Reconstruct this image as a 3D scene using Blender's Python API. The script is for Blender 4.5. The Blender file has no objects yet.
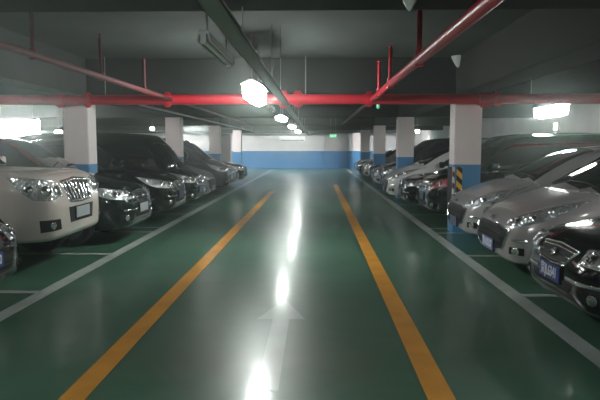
import bpy, bmesh, math, random
from mathutils import Vector, Matrix
from mathutils.bvhtree import BVHTree

random.seed(7)
C = bpy.context.scene.collection
S = 0.93                      # layout units (camera height 1.7) -> metres
R = math.radians

# ------------------------------------------------------------------ materials
def mat(name, col, rough=0.5, metal=0.0, coat=0.0, emit=None, estr=0.0, spec=0.5, noise=None, bump=None):
    m = bpy.data.materials.new(name); m.use_nodes = True
    nt = m.node_tree; b = nt.nodes['Principled BSDF']
    b.inputs['Base Color'].default_value = (*col, 1)
    b.inputs['Roughness'].default_value = rough
    b.inputs['Metallic'].default_value = metal
    b.inputs['Coat Weight'].default_value = coat
    b.inputs['Coat Roughness'].default_value = 0.13 if name in ('yellow_line', 'white_line', 'worn_arrow') else 0.04
    b.inputs['Specular IOR Level'].default_value = spec
    if emit:
        b.inputs['Emission Color'].default_value = (*emit, 1)
        b.inputs['Emission Strength'].default_value = estr
    if noise:                                     # (scale, amount)  mottled tone
        tc = nt.nodes.new('ShaderNodeTexCoord')
        n = nt.nodes.new('ShaderNodeTexNoise'); n.inputs['Scale'].default_value = noise[0]; n.inputs['Detail'].default_value = 6
        nt.links.new(tc.outputs['Object'], n.inputs['Vector'])
        r = nt.nodes.new('ShaderNodeValToRGB')
        a = noise[1]
        r.color_ramp.elements[0].position = 0.3; r.color_ramp.elements[1].position = 0.7
        r.color_ramp.elements[0].color = (*[c * (1 - a) for c in col], 1)
        r.color_ramp.elements[1].color = (*[min(1, c * (1 + a)) for c in col], 1)
        nt.links.new(n.outputs['Fac'], r.inputs['Fac'])
        nt.links.new(r.outputs['Color'], b.inputs['Base Color'])
    if bump:                                      # (scale, strength)
        tc = nt.nodes.new('ShaderNodeTexCoord')
        n = nt.nodes.new('ShaderNodeTexVoronoi'); n.inputs['Scale'].default_value = bump[0]
        nt.links.new(tc.outputs['Object'], n.inputs['Vector'])
        bp = nt.nodes.new('ShaderNodeBump'); bp.inputs['Strength'].default_value = bump[1]; bp.inputs['Distance'].default_value = 0.02
        nt.links.new(n.outputs['Distance'], bp.inputs['Height'])
        nt.links.new(bp.outputs['Normal'], b.inputs['Normal'])
    return m

def two_tone(name, low, high, zsplit, rough=0.5, amount=0.07):
    """paint that is one colour under zsplit (object z) and another above"""
    m = bpy.data.materials.new(name); m.use_nodes = True
    nt = m.node_tree; b = nt.nodes['Principled BSDF']; b.inputs['Roughness'].default_value = rough
    tc = nt.nodes.new('ShaderNodeTexCoord'); sp = nt.nodes.new('ShaderNodeSeparateXYZ')
    nt.links.new(tc.outputs['Object'], sp.inputs[0])
    g = nt.nodes.new('ShaderNodeMath'); g.operation = 'GREATER_THAN'; g.inputs[1].default_value = zsplit
    nt.links.new(sp.outputs['Z'], g.inputs[0])
    n = nt.nodes.new('ShaderNodeTexNoise'); n.inputs['Scale'].default_value = 1.3; n.inputs['Detail'].default_value = 5
    nt.links.new(tc.outputs['Object'], n.inputs['Vector'])
    mx = nt.nodes.new('ShaderNodeMix'); mx.data_type = 'RGBA'
    mx.inputs['A'].default_value = (*low, 1); mx.inputs['B'].default_value = (*high, 1)
    nt.links.new(g.outputs[0], mx.inputs['Factor'])
    hv = nt.nodes.new('ShaderNodeHueSaturation')
    mr = nt.nodes.new('ShaderNodeMapRange')
    mr.inputs['From Min'].default_value = 0.3; mr.inputs['From Max'].default_value = 0.7
    mr.inputs['To Min'].default_value = 1 - amount; mr.inputs['To Max'].default_value = 1 + amount
    nt.links.new(n.outputs['Fac'], mr.inputs['Value']); nt.links.new(mr.outputs[0], hv.inputs['Value'])
    nt.links.new(mx.outputs['Result'], hv.inputs['Color']); nt.links.new(hv.outputs[0], b.inputs['Base Color'])
    return m

def paint(name, col, rough=0.3, metal=0.0, coat=1.0):
    return mat(name, col, rough, metal, coat, noise=(2.0, 0.06), spec=0.25 if max(col) < .05 else 0.5)

def floor_mat():
    m = bpy.data.materials.new('green_epoxy'); m.use_nodes = True
    nt = m.node_tree; b = nt.nodes['Principled BSDF']
    tc = nt.nodes.new('ShaderNodeTexCoord')
    n = nt.nodes.new('ShaderNodeTexNoise'); n.inputs['Scale'].default_value = 0.55; n.inputs['Detail'].default_value = 7; n.inputs['Roughness'].default_value = 0.65
    nt.links.new(tc.outputs['Object'], n.inputs['Vector'])
    r = nt.nodes.new('ShaderNodeValToRGB')
    r.color_ramp.elements[0].position = 0.35; r.color_ramp.elements[0].color = (0.036, 0.104, 0.064, 1)
    r.color_ramp.elements[1].position = 0.68; r.color_ramp.elements[1].color = (0.074, 0.152, 0.108, 1)
    nt.links.new(n.outputs['Fac'], r.inputs['Fac']); nt.links.new(r.outputs['Color'], b.inputs['Base Color'])
    mr = nt.nodes.new('ShaderNodeMapRange'); mr.inputs['To Min'].default_value = 0.09; mr.inputs['To Max'].default_value = 0.16
    n2 = nt.nodes.new('ShaderNodeTexNoise'); n2.inputs['Scale'].default_value = 1.7; n2.inputs['Detail'].default_value = 4
    nt.links.new(tc.outputs['Object'], n2.inputs['Vector'])
    nt.links.new(n2.outputs['Fac'], mr.inputs['Value']); nt.links.new(mr.outputs[0], b.inputs['Coat Roughness'])
    b.inputs['Coat Weight'].default_value = 0.30; b.inputs['Roughness'].default_value = 0.34
    b.inputs['Specular IOR Level'].default_value = 0.5
    # slow undulation of the coat
    n3 = nt.nodes.new('ShaderNodeTexNoise'); n3.inputs['Scale'].default_value = 5.0; n3.inputs['Detail'].default_value = 2
    nt.links.new(tc.outputs['Object'], n3.inputs['Vector'])
    bp = nt.nodes.new('ShaderNodeBump'); bp.inputs['Strength'].default_value = 0.10; bp.inputs['Distance'].default_value = 0.02
    nt.links.new(n3.outputs['Fac'], bp.inputs['Height']); nt.links.new(bp.outputs['Normal'], b.inputs['Normal']); nt.links.new(bp.outputs['Normal'], b.inputs['Coat Normal'])
    return m

def chevron_mat(name='chevron_rubber', dark=(0.012, 0.012, 0.012), light=(0.95, 0.52, 0.05)):
    m = bpy.data.materials.new(name); m.use_nodes = True
    nt = m.node_tree; b = nt.nodes['Principled BSDF']; b.inputs['Roughness'].default_value = 0.5
    tc = nt.nodes.new('ShaderNodeTexCoord'); sp = nt.nodes.new('ShaderNodeSeparateXYZ')
    nt.links.new(tc.outputs['Object'], sp.inputs[0])
    # slanted bands: z + (x - y) * slope, origin of the guard at the corner
    d = nt.nodes.new('ShaderNodeMath'); d.operation = 'ADD'
    nt.links.new(sp.outputs['X'], d.inputs[0]); nt.links.new(sp.outputs['Y'], d.inputs[1])
    ma = nt.nodes.new('ShaderNodeMath'); ma.operation = 'MULTIPLY_ADD'; ma.inputs[1].default_value = 1.0
    nt.links.new(d.outputs[0], ma.inputs[0]); nt.links.new(sp.outputs['Z'], ma.inputs[2])
    md = nt.nodes.new('ShaderNodeMath'); md.operation = 'PINGPONG'; md.inputs[1].default_value = 0.105
    nt.links.new(ma.outputs[0], md.inputs[0])
    g = nt.nodes.new('ShaderNodeMath'); g.operation = 'GREATER_THAN'; g.inputs[1].default_value = 0.05
    nt.links.new(md.outputs[0], g.inputs[0])
    mx = nt.nodes.new('ShaderNodeMix'); mx.data_type = 'RGBA'
    mx.inputs['A'].default_value = (*dark, 1); mx.inputs['B'].default_value = (*light, 1)
    nt.links.new(g.outputs[0], mx.inputs['Factor']); nt.links.new(mx.outputs['Result'], b.inputs['Base Color'])
    return m

M = dict(
    floor=floor_mat(),
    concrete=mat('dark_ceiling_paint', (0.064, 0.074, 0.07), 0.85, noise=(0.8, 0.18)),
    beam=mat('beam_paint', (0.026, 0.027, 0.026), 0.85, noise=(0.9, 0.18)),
    ceilshade=mat('ceiling_paint_shaded', (0.016, 0.024, 0.021), 0.9, noise=(0.9, 0.2)),  # ceiling colour darkened to stand in for shade beyond the first beam
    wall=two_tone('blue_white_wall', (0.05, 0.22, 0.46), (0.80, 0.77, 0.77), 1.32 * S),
    wallshade=two_tone('blue_white_wall_shaded', (0.04, 0.17, 0.36), (0.42, 0.40, 0.40), 1.32 * S),  # darker copy of the wall paint, shade put into the colour
    column=two_tone('column_paint', (0.07, 0.25, 0.50), (0.84, 0.74, 0.74), 1.34 * S, 0.45),
    white=mat('white_plastic', (0.75, 0.75, 0.75), 0.4, noise=(4, 0.03)),
    grey=mat('grey_metal', (0.30, 0.31, 0.31), 0.45, 0.3, noise=(3, 0.08)),
    traymetal=mat('tray_metal', (0.30, 0.31, 0.31), 0.7, 0.0, noise=(3, 0.08)),
    red=mat('fire_red', (0.62, 0.018, 0.042), 0.35, noise=(3, 0.12)),
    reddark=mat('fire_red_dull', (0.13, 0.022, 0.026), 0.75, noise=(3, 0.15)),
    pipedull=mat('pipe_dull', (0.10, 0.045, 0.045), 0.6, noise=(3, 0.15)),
    yellow=mat('yellow_line', (0.62, 0.27, 0.03), 0.35, coat=.3, noise=(2.5, 0.18)),
    line=mat('white_line', (0.42, 0.46, 0.44), 0.35, coat=.3, noise=(2.0, 0.2)),
    arrow=mat('worn_arrow', (0.15, 0.21, 0.18), 0.34, coat=.3, noise=(2.0, 0.2)),
    lamp=mat('lamp_glow', (0.9, 0.95, 0.9), 0.4, emit=(0.93, 1.0, 0.95), estr=62),
    lampbay=mat('lamp_glow_bay', (0.9, 0.95, 0.9), 0.4, emit=(0.95, 1.0, 0.95), estr=170),
    lampadded=mat('lamp_glow_added', (0.9, 0.95, 0.9), 0.4, emit=(0.97, 1.0, 0.98), estr=210),
    lampmid=mat('lamp_glow_mid', (0.9, 0.95, 0.9), 0.4, emit=(0.97, 1.0, 0.98), estr=65),
    lampdim=mat('lamp_glow_small', (0.9, 0.95, 0.9), 0.4, emit=(0.95, 1.0, 0.97), estr=14),
    tubeoff=mat('tube_off', (0.75, 0.77, 0.76), 0.25, noise=(4, 0.03)),
    exitgreen=mat('exit_green', (0.02, 0.35, 0.12), 0.4, emit=(0.05, 0.8, 0.3), estr=0.55),
    exitwhite=mat('exit_white', (0.8, 0.9, 0.85), 0.4, emit=(0.8, 1.0, 0.9), estr=1.2),
    door=mat('brown_door', (0.05, 0.042, 0.038), 0.6, noise=(5, 0.1)),
    chevron=chevron_mat(),
    chevred=chevron_mat('red_white_strip', (0.16, 0.02, 0.018), (0.75, 0.72, 0.70)),
    reflwhite=mat('reflective_white', (0.8, 0.8, 0.78), 0.4, noise=(8, 0.05)),
    # cars
    glass=mat('car_glass', (0.012, 0.016, 0.016), 0.04, 0, 0.5, spec=0.8, noise=(3, 0.05)),
    chrome=mat('chrome', (0.75, 0.76, 0.78), 0.14, 1.0, noise=(6, 0.04)),
    lampglass=mat('headlight_glass', (0.62, 0.64, 0.66), 0.12, 0.65, 1.0, bump=(30, 0.9)),
    lampred=mat('reddish_lens', (0.40, 0.10, 0.12), 0.15, 0.2, 1.0, bump=(26, 0.5)),
    black=mat('black_plastic', (0.008, 0.008, 0.009), 0.6, spec=0.2, noise=(9, 0.2)),
    gap=mat('dark_gap', (0.006, 0.006, 0.006), 0.8, noise=(9, 0.2)),
    rubber=mat('tyre_rubber', (0.018, 0.018, 0.018), 0.75, noise=(12, 0.2)),
    alloy=mat('alloy', (0.48, 0.49, 0.50), 0.28, 0.9, noise=(9, 0.05)),
    plateblue=mat('plate_blue', (0.018, 0.035, 0.24), 0.35, noise=(6, 0.05)),
    platewhite=mat('plate_white', (0.80, 0.82, 0.86), 0.4, noise=(6, 0.03)),
    platepaleblue=mat('plate_pale_blue', (0.16, 0.18, 0.40), 0.45, noise=(30, 0.2)),
    platedull=mat('plate_dull', (0.05, 0.065, 0.12), 0.45, noise=(30, 0.3)),
    plategrey=mat('plate_pale', (0.30, 0.33, 0.35), 0.4, noise=(6, 0.05)),
)

# ------------------------------------------------------------------ helpers
def link(name, bm, m, parent=None, smooth=False, angle=40):
    me = bpy.data.meshes.new(name)
    bmesh.ops.recalc_face_normals(bm, faces=bm.faces)
    bm.to_mesh(me); bm.free()
    return link_me(name, me, m, parent, smooth, angle)

def link_me(name, me, m, parent=None, smooth=False, angle=40):
    if m is not None:
        me.materials.clear()
        for k in (m if isinstance(m, (list, tuple)) else [m]): me.materials.append(k)
    if smooth:
        me.shade_smooth() if hasattr(me, 'shade_smooth') else me.polygons.foreach_set('use_smooth', [True] * len(me.polygons))
        try: me.set_sharp_from_angle(angle=R(angle))
        except Exception: pass
    o = bpy.data.objects.new(name, me); C.objects.link(o)
    if parent: o.parent = parent
    return o

def box(bm, x0, x1, y0, y1, z0, z1):
    vs = [bm.verts.new(p) for p in ((x0,y0,z0),(x1,y0,z0),(x1,y1,z0),(x0,y1,z0),(x0,y0,z1),(x1,y0,z1),(x1,y1,z1),(x0,y1,z1))]
    for f in ((0,3,2,1),(4,5,6,7),(0,1,5,4),(1,2,6,5),(2,3,7,6),(3,0,4,7)): bm.faces.new([vs[i] for i in f])
    return vs

def bevel(bm, w, seg=2):
    bmesh.ops.bevel(bm, geom=list(bm.edges), offset=w, segments=seg, affect='EDGES', profile=0.5)

def tube(bm, p0, p1, r0, r1=None, n=14):
    p0, p1 = Vector(p0), Vector(p1); r1 = r0 if r1 is None else r1
    d = (p1 - p0).normalized(); a = d.orthogonal().normalized(); b = d.cross(a)
    ra, rb = [], []
    for i in range(n):
        t = 2 * math.pi * i / n; o = a * math.cos(t) + b * math.sin(t)
        ra.append(bm.verts.new(p0 + o * r0)); rb.append(bm.verts.new(p1 + o * r1))
    for i in range(n):
        j = (i + 1) % n; bm.faces.new((ra[i], ra[j], rb[j], rb[i]))
    bm.faces.new(ra[::-1]); bm.faces.new(rb)

def lathe(bm, prof, axis='y', n=28, close=True):
    """prof: [(r, h)]; revolved around axis; closed loop of rings"""
    rings = []
    for r, h in prof:
        ring = []
        for i in range(n):
            t = 2 * math.pi * i / n; a, b = r * math.cos(t), r * math.sin(t)
            ring.append(bm.verts.new((a, h, b) if axis == 'y' else ((a, b, h) if axis == 'z' else (h, a, b))))
        rings.append(ring)
    m = len(rings)
    for k in range(m if close else m - 1):
        A, B = rings[k], rings[(k + 1) % m]
        for i in range(n):
            j = (i + 1) % n; bm.faces.new((A[i], A[j], B[j], B[i]))
    if not close:
        bm.faces.new(rings[0][::-1]); bm.faces.new(rings[-1])

def thing(name, label, cat, loc=(0,0,0), rz=0, group=None):
    o = bpy.data.objects.new(name, None); C.objects.link(o); o.empty_display_size = 0.2
    o.location = loc; o.rotation_euler = (0, 0, rz)
    return tag(o, label, cat, group)

def tag(o, label, cat, group=None):
    o['label'] = label; o['category'] = cat
    if group: o['group'] = group
    return o

def struct(name, bm, m, smooth=False):
    o = link(name, bm, m, None, smooth); o['kind'] = 'structure'; return o

def dup(root, loc, rz, label, group=None):
    r = root.copy(); C.objects.link(r); r.location = loc; r.rotation_euler = (0, 0, rz); r['label'] = label
    if group: r['group'] = group
    for ch in list(root.children):
        c = ch.copy(); C.objects.link(c); c.parent = r
        for g in ch.children:
            d = g.copy(); C.objects.link(d); d.parent = c
    return r

def text_mesh(body, size):
    cu = bpy.data.curves.new('lettering', 'FONT'); cu.body = body; cu.size = size
    cu.align_x = 'CENTER'; cu.align_y = 'CENTER'; cu.extrude = 0.0015; cu.resolution_u = 3
    cu.offset = 0.0022 * size / 0.11
    o = bpy.data.objects.new('lettering', cu); C.objects.link(o)
    bpy.context.view_layer.update()
    dg = bpy.context.evaluated_depsgraph_get()
    me = bpy.data.meshes.new_from_object(o.evaluated_get(dg))
    bpy.data.objects.remove(o); bpy.data.curves.remove(cu)
    return me

def curve(pts):
    """monotone cubic interpolation"""
    xs = [p[0] for p in pts]; ys = [p[1] for p in pts]; n = len(xs)
    h = [xs[i+1] - xs[i] for i in range(n-1)]; d = [(ys[i+1] - ys[i]) / h[i] for i in range(n-1)]
    m = [d[0]] + [0 if d[i-1] * d[i] <= 0 else 2 * d[i-1] * d[i] / (d[i-1] + d[i]) for i in range(1, n-1)] + [d[-1]]
    def f(x):
        if x <= xs[0]: return ys[0]
        if x >= xs[-1]: return ys[-1]
        i = 0
        while x > xs[i+1]: i += 1
        t = (x - xs[i]) / h[i]
        return ((2*t**3 - 3*t*t + 1) * ys[i] + (t**3 - 2*t*t + t) * h[i] * m[i] + (-2*t**3 + 3*t*t) * ys[i+1] + (t**3 - t*t) * h[i] * m[i+1])
    return f

# ------------------------------------------------------------------ cars
# Car frame: nose at x = 0 and points to +x, s = distance back from the nose (x = -s), y across, z up.
def section(hw, zb, zs, zt):
    h = zs - zb; c = zt - zs
    return [(0, zb), (.55*hw, zb), (.84*hw, zb + .015*h), (.935*hw, zb + .07*h), (.975*hw, zb + .2*h), (.995*hw, zb + .38*h),
            (1.0*hw, zb + .55*h), (.995*hw, zb + .72*h), (.98*hw, zb + .86*h), (.955*hw, zb + .95*h), (.91*hw, zs),
            (.80*hw, zs + .45*c), (.6*hw, zs + .78*c), (.3*hw, zs + .95*c), (0, zt)]

def loft(stations, xyz):
    """stations: list of half sections mirrored to closed rings; xyz maps (s, y, z)"""
    bm = bmesh.new(); rings = []
    for s, sec in stations:
        full = [(y, z) for y, z in sec] + [(-y, z) for y, z in sec[-2:0:-1]]
        rings.append([bm.verts.new(xyz(s, y, z)) for y, z in full])
    n = len(rings[0])
    for A, B in zip(rings, rings[1:]):
        for i in range(n):
            j = (i + 1) % n; bm.faces.new((A[i], A[j], B[j], B[i]))
    bm.faces.new(rings[0]); bm.faces.new(rings[-1][::-1])
    bmesh.ops.recalc_face_normals(bm, faces=bm.faces)
    return bm

class Shell:
    """the surface details are laid on"""
    def __init__(self, bms):
        vs, fs = [], []
        for bm in bms:
            o = len(vs); bm.verts.ensure_lookup_table()
            for i, v in enumerate(bm.verts): v.index = i
            vs += [v.co.copy() for v in bm.verts]; fs += [[o + v.index for v in f.verts] for f in bm.faces]
        self.t = BVHTree.FromPolygons(vs, fs)
    def hit(self, p, d):
        h = self.t.ray_cast(p - d * 4, d, 8)
        if h[0] is None:
            h = self.t.find_nearest(p)
        n = h[1]
        if n.dot(d) > 0: n = -n
        return h[0], n

def sample(poly, n):
    ps = [Vector(p) for p in poly]
    ls = [0]
    for a, b in zip(ps, ps[1:]): ls.append(ls[-1] + (b - a).length)
    out = []
    for k in range(n + 1):
        t = ls[-1] * k / n; i = 0
        while i < len(ps) - 2 and t > ls[i+1]: i += 1
        f = (t - ls[i]) / max(1e-9, ls[i+1] - ls[i]); out.append(ps[i].lerp(ps[i+1], f))
    return out

def patch(bm, shell, top, bot, d, off=0.006, back=0.012, nu=12, nv=5, side=1):
    """panel between two edge lines given as (s, y, z), laid on the shell along direction d"""
    d = Vector(d).normalized()
    T, B = sample(top, nu), sample(bot, nu); F, G = [], []
    for k in range(nu + 1):
        rf, rg = [], []
        for j in range(nv + 1):
            q = B[k].lerp(T[k], j / nv); p = Vector((-q.x, q.y, q.z))
            h, n = shell.hit(p, d)
            edge = k in (0, nu) or j in (0, nv)
            a = h + n * off * (0.55 if edge else 1.0); b = h - n * back
            if side < 0: a.y = -a.y; b.y = -b.y
            rf.append(bm.verts.new(a)); rg.append(bm.verts.new(b))
        F.append(rf); G.append(rg)
    for k in range(nu):
        for j in range(nv):
            bm.faces.new((F[k][j], F[k+1][j], F[k+1][j+1], F[k][j+1])); bm.faces.new((G[k][j+1], G[k+1][j+1], G[k+1][j], G[k][j]))
    rim = [(k, 0) for k in range(nu)] + [(nu, j) for j in range(nv)] + [(k, nv) for k in range(nu, 0, -1)] + [(0, j) for j in range(nv, 0, -1)]
    for (a, b), (c, e) in zip(rim, rim[1:] + rim[:1]):
        bm.faces.new((F[c][e], F[a][b], G[a][b], G[c][e]))

FRONT, DOWN = (-1, 0, 0), (0, 0, -1)
def DIAG(a): return (-math.cos(R(a)), -math.sin(R(a)), 0)
SIDE = (0, -1, 0)

def make_car(kind, pm, name, label, loc, rz, plate='blue', text=None, seed=0, lens='lampglass', plate_style=None, group=None, cat='car'):
    P = SPEC[kind]; W = P['W']; L = P['L']
    root = thing(name, label, cat, loc, rz, group)
    fw, ft, fs, fb = curve(P['plan']), curve(P['top']), curve(P['shoulder']), curve(P['bot'])
    ss = [0, .012, .03, .055, .085, .12, .16, .21, .27, .34, .42, .52]
    while ss[-1] < L - .5: ss.append(ss[-1] + .12)
    ss += [L - .34, L - .22, L - .13, L - .07, L - .03, L]
    body = loft([(s, section(fw(s), fb(s), fs(s), ft(s))) for s in ss], lambda s, y, z: (-s, y, z))
    # greenhouse
    s0, s1, s2, s3 = P['gh_s']; fr = curve(P['roof'])
    gs = [s0 + (s1 - s0) * i / 12 for i in range(13)] + [s1 + (s2 - s1) * i / 10 for i in range(1, 11)] + [s2 + (s3 - s2) * i / 10 for i in range(1, 11)]
    tum = P['tumble']; wb0 = P['belt_w']
    def ghsec(s):
        zb = min(ft(s), fs(s)) - .10; zr = fr(s); h = zr - zb
        e = (s - s0) / (s3 - s0); taper = 1 - .10 * max(0, (e - .6) / .4) ** 2 - .035 * max(0, (.2 - e) / .2)
        w = wb0 * taper; hb = max(0.0, h - .10)
        def yy(f): return w - tum * max(0, h * f - .10)
        return [(0, zb), (w * .6, zb), (w, zb + .0 * h), (yy(.4), zb + .4 * h), (yy(.7), zb + .7 * h), (yy(.86) - .008, zb + .86 * h), (yy(.94) - .03, zb + .945 * h),
                (yy(1) * .84, zb + .985 * h), (yy(1) * .5, zr + .010), (0, zr + .018)]
    mid = .5 * (s1 + s2)
    def ghxyz(s, y, z):
        k = max(0, 1 - (s - s0) / (mid - s0)) if s < mid else -.6 * max(0, (s - mid) / (s3 - mid))
        return (-(s + P.get('bow', .22) * k * (y / W) ** 2), y, z)
    gh = loft([(s, ghsec(s)) for s in gs], ghxyz)
    shell = Shell([body, gh]); bshell = Shell([body]); gshell = Shell([gh])
    # wheel arches are cut out of the body
    me = bpy.data.meshes.new('body'); body.to_mesh(me); body.free()
    me.materials.append(pm); me.materials.append(M['gap'])
    o = bpy.data.objects.new('body', me); C.objects.link(o)
    cb = bmesh.new(); rr = P['wr'] + P.get('archgap', .055)
    for ax in P['axles']:
        for sg in (1, -1):
            tube(cb, (-ax, sg * (W - .30), P['wr'] + .01), (-ax, sg * (W + .12), P['wr'] + .01), rr, n=36)
    bmesh.ops.recalc_face_normals(cb, faces=cb.faces)
    cm = bpy.data.meshes.new('cutter'); cb.to_mesh(cm); cb.free()
    cm.materials.append(pm); cm.materials.append(M['gap'])
    for f in cm.polygons: f.material_index = 1
    co = bpy.data.objects.new('cutter', cm); C.objects.link(co)
    md = o.modifiers.new('arch', 'BOOLEAN'); md.operation = 'DIFFERENCE'; md.object = co; md.solver = 'EXACT'
    bpy.context.view_layer.update()
    nm = bpy.data.meshes.new_from_object(o.evaluated_get(bpy.context.evaluated_depsgraph_get()))
    bpy.data.objects.remove(o); bpy.data.objects.remove(co)
    # split off the lower front bumper
    bm = bmesh.new(); bm.from_mesh(nm)
    b2 = bm.copy(); zc, sc = P['bumper']
    def isb(f):
        c = f.calc_center_median(); return c.z < zc and -c.x < sc
    bmesh.ops.delete(bm, geom=[f for f in bm.faces if isb(f)], context='FACES')
    bmesh.ops.delete(b2, geom=[f for f in b2.faces if not isb(f)], context='FACES')
    m1 = bpy.data.meshes.new('body'); bm.to_mesh(m1); bm.free()
    m2 = bpy.data.meshes.new('front_bumper'); b2.to_mesh(m2); b2.free()
    link_me('body', m1, [pm, M['gap']], root, True, 32)
    link_me('front_bumper', m2, [pm, M['gap']], root, True, 32)
    link('roof', gh, pm, root, True, 35)
    # hood
    b = bmesh.new(); hs0, hs1 = P['hood']; hw = P['hood_w']
    patch(b, bshell, [(hs0, hw*.78, 0), (hs0+.12, hw*.9, 0), (hs1, hw, 0)], [(hs0, -hw*.78, 0), (hs0+.12, -hw*.9, 0), (hs1, -hw, 0)], DOWN, .010, .008, 14, 14)
    link('hood', b, pm, root, True, 40)
    # glass
    zb = P['belt_z']
    b = bmesh.new(); wy0, wy1 = P['ws_y']
    patch(b, gshell, [(s0 + .10, wy0, 0), (s1 - .05, wy1, 0)], [(s0 + .10, -wy0, 0), (s1 - .05, -wy1, 0)], DOWN, .008, .006, 10, 14)
    link('windshield', b, M['glass'], root, True, 60)
    for sg in (1, -1):
        for w0 in P['side_glass']:
            b = bmesh.new(); patch(b, gshell, [(a, W, z) for a, z in w0[0]], [(a, W, z) for a, z in w0[1]], SIDE, .006, .006, 12, 6, sg)
            link('side_window', b, M['glass'], root, True, 60)
        for a0, a1 in P['doors']:
            b = bmesh.new(); patch(b, bshell, [(a0, W, zb - .07), (a1, W, zb - .07)], [(a0, W, .36 if W < .92 else .5), (a1, W, .36 if W < .92 else .5)], SIDE, .006, .004, 8, 8, sg)
            dr = link('door', b, pm, root, True, 40)
            b = bmesh.new(); patch(b, bshell, [(a1 - .22, W, zb - .15), (a1 - .05, W, zb - .15)], [(a1 - .22, W, zb - .18), (a1 - .05, W, zb - .18)], SIDE, .03, .004, 4, 2, sg)
            link('handle', b, M['chrome'] if kind != 'hatch' else pm, dr, True, 60)
        # mirror
        b = bmesh.new(); mx, my, mz = P['mirror']
        vs = box(b, -mx - .09, -mx + .05, sg*(my+.04), sg*(my+.19), mz - .01, mz + .15); bevel(b, .035, 3)
        tube(b, (-mx, sg*(my-.06), mz+.02), (-mx, sg*(my+.09), mz+.04), .022)
        link('side_mirror', b, P.get('mirrormat') or pm, root, True, 50)
        # head lamp
        hl = P['lamp']
        b = bmesh.new(); patch(b, bshell, hl['top'], hl['bot'], DIAG(hl['ang']), .014, .01, 16, 8, sg)
        lo = link('headlight', b, M[lens], root, True, 60)
        for (s_, y_, z_), r_ in hl['bowls']:
            d = Vector(DIAG(hl['ang'])).normalized(); h, n = bshell.hit(Vector((-s_, y_, z_)), d)
            b = bmesh.new(); c = h + n * .012
            q = n.to_track_quat('Y', 'Z').to_matrix()
            lathe(b, [(r_, 0), (r_*1.02, .010), (r_*.86, .016), (r_*.72, .006), (r_*.4, .012), (r_*.1, .024)], 'y', 20, False)
            bmesh.ops.transform(b, matrix=Matrix.Translation(c) @ q.to_4x4(), verts=b.verts)
            if sg < 0:
                for v in b.verts: v.co.y = -v.co.y
            link('reflector', b, M['chrome'], lo, True, 30)
        # fog lamp
        fg = P['fog']
        b = bmesh.new(); patch(b, bshell, fg[0], fg[1], DIAG(25), .006, .01, 8, 4, sg)
        fo = link('fog_light', b, M['black'], root, True, 60)
        fc = sum((Vector(p) for p in fg[0] + fg[1]), Vector()) / (len(fg[0]) + len(fg[1]))
        h, n = bshell.hit(Vector((-fc.x, fc.y, fc.z)), Vector(DIAG(25)).normalized())
        b = bmesh.new(); lathe(b, [(.045, 0), (.045, .014), (.03, .02), (.008, .022)], 'y', 16, False)
        bmesh.ops.transform(b, matrix=Matrix.Translation(h + n*.004) @ n.to_track_quat('Y', 'Z').to_matrix().to_4x4(), verts=b.verts)
        if sg < 0:
            for v in b.verts: v.co.y = -v.co.y
        link('fog_lens', b, M['black' if P.get('plain') else 'chrome'], fo, True, 30)
        # tail lamp
        tl = P['tail']
        b = bmesh.new(); patch(b, shell, tl[0], tl[1], SIDE, .010, .006, 5, 5, sg)
        link('tail_light', b, M['lampred'], root, True, 60)
    b = bmesh.new(); rg = P['rear_glass']
    patch(b, gshell, rg[0], rg[1], P.get('rear_dir', (1, 0, 0)), .008, .006, 10, 6)
    link('rear_window', b, M['glass'], root, True, 60)
    # grilles: dark opening, bars, surround
    for g in P['grilles']:
        b = bmesh.new(); patch(b, bshell, g['top'], g['bot'], FRONT, .006, .01, 16, 6)
        go = link('grille' if g.get('upper') else 'air_intake', b, M['black'], root, True, 60)
        t, bo = sample(g['top'], 40), sample(g['bot'], 40)
        def at(u, v): return bo[int(round(u*40))].lerp(t[int(round(u*40))], v)
        for k in range(g.get('vbars', 0)):
            u = (k + .5) / g['vbars']; e = g.get('bw', .03)
            b = bmesh.new(); p0, p1 = at(u, .06), at(u, .94); w = Vector((0, e, 0))
            patch(b, bshell, [p1 - w, p1 + w], [p0 - w, p0 + w], FRONT, .022, .0, 3, 6)
            link('slat', b, M['chrome'], go, True, 60)
        for k in range(g.get('hbars', 0)):
            v = (k + .5) / g['hbars']; e = g.get('bw', .010)
            b = bmesh.new(); row = [at(u / 10, v) for u in range(0, 11)]
            patch(b, bshell, [p + Vector((0,0,e)) for p in row], [p - Vector((0,0,e)) for p in row], FRONT, .016, .0, 14, 2)
            link('slat', b, M[g.get('barmat', 'chrome')], go, True, 60)
        if g.get('frame'):
            e = g['frame']; b = bmesh.new()
            for pl in (g['top'], g['bot']):
                patch(b, bshell, [(s, y, z + e) for s, y, z in pl], [(s, y, z - e) for s, y, z in pl], FRONT, .020, .004, 16, 2)
            for q in (0, -1):
                a, c = Vector(g['top'][q]), Vector(g['bot'][q])
                patch(b, bshell, [a + Vector((0, -e, 0)), a + Vector((0, e, 0))], [c + Vector((0, -e, 0)), c + Vector((0, e, 0))], FRONT, .020, .004, 2, 6)
            link('grille_surround', b, M['chrome'], go, True, 60)
    # badge
    if 'badge' in P:
        bz, br = P['badge']; h, n = bshell.hit(Vector((0, 0, bz)), Vector(FRONT))
        b = bmesh.new(); lathe(b, [(br*.8, 0), (br, .012), (br*.84, .018), (br*.74, .010), (br*.3, .014), (.004, .02)], 'y', 20, False)
        bmesh.ops.scale(b, vec=(1.25, 1, .85), verts=b.verts)
        bmesh.ops.transform(b, matrix=Matrix.Translation(h + n*.012) @ n.to_track_quat('Y', 'Z').to_matrix().to_4x4(), verts=b.verts)
        link('badge', b, M['chrome'], root, True, 30)
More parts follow.
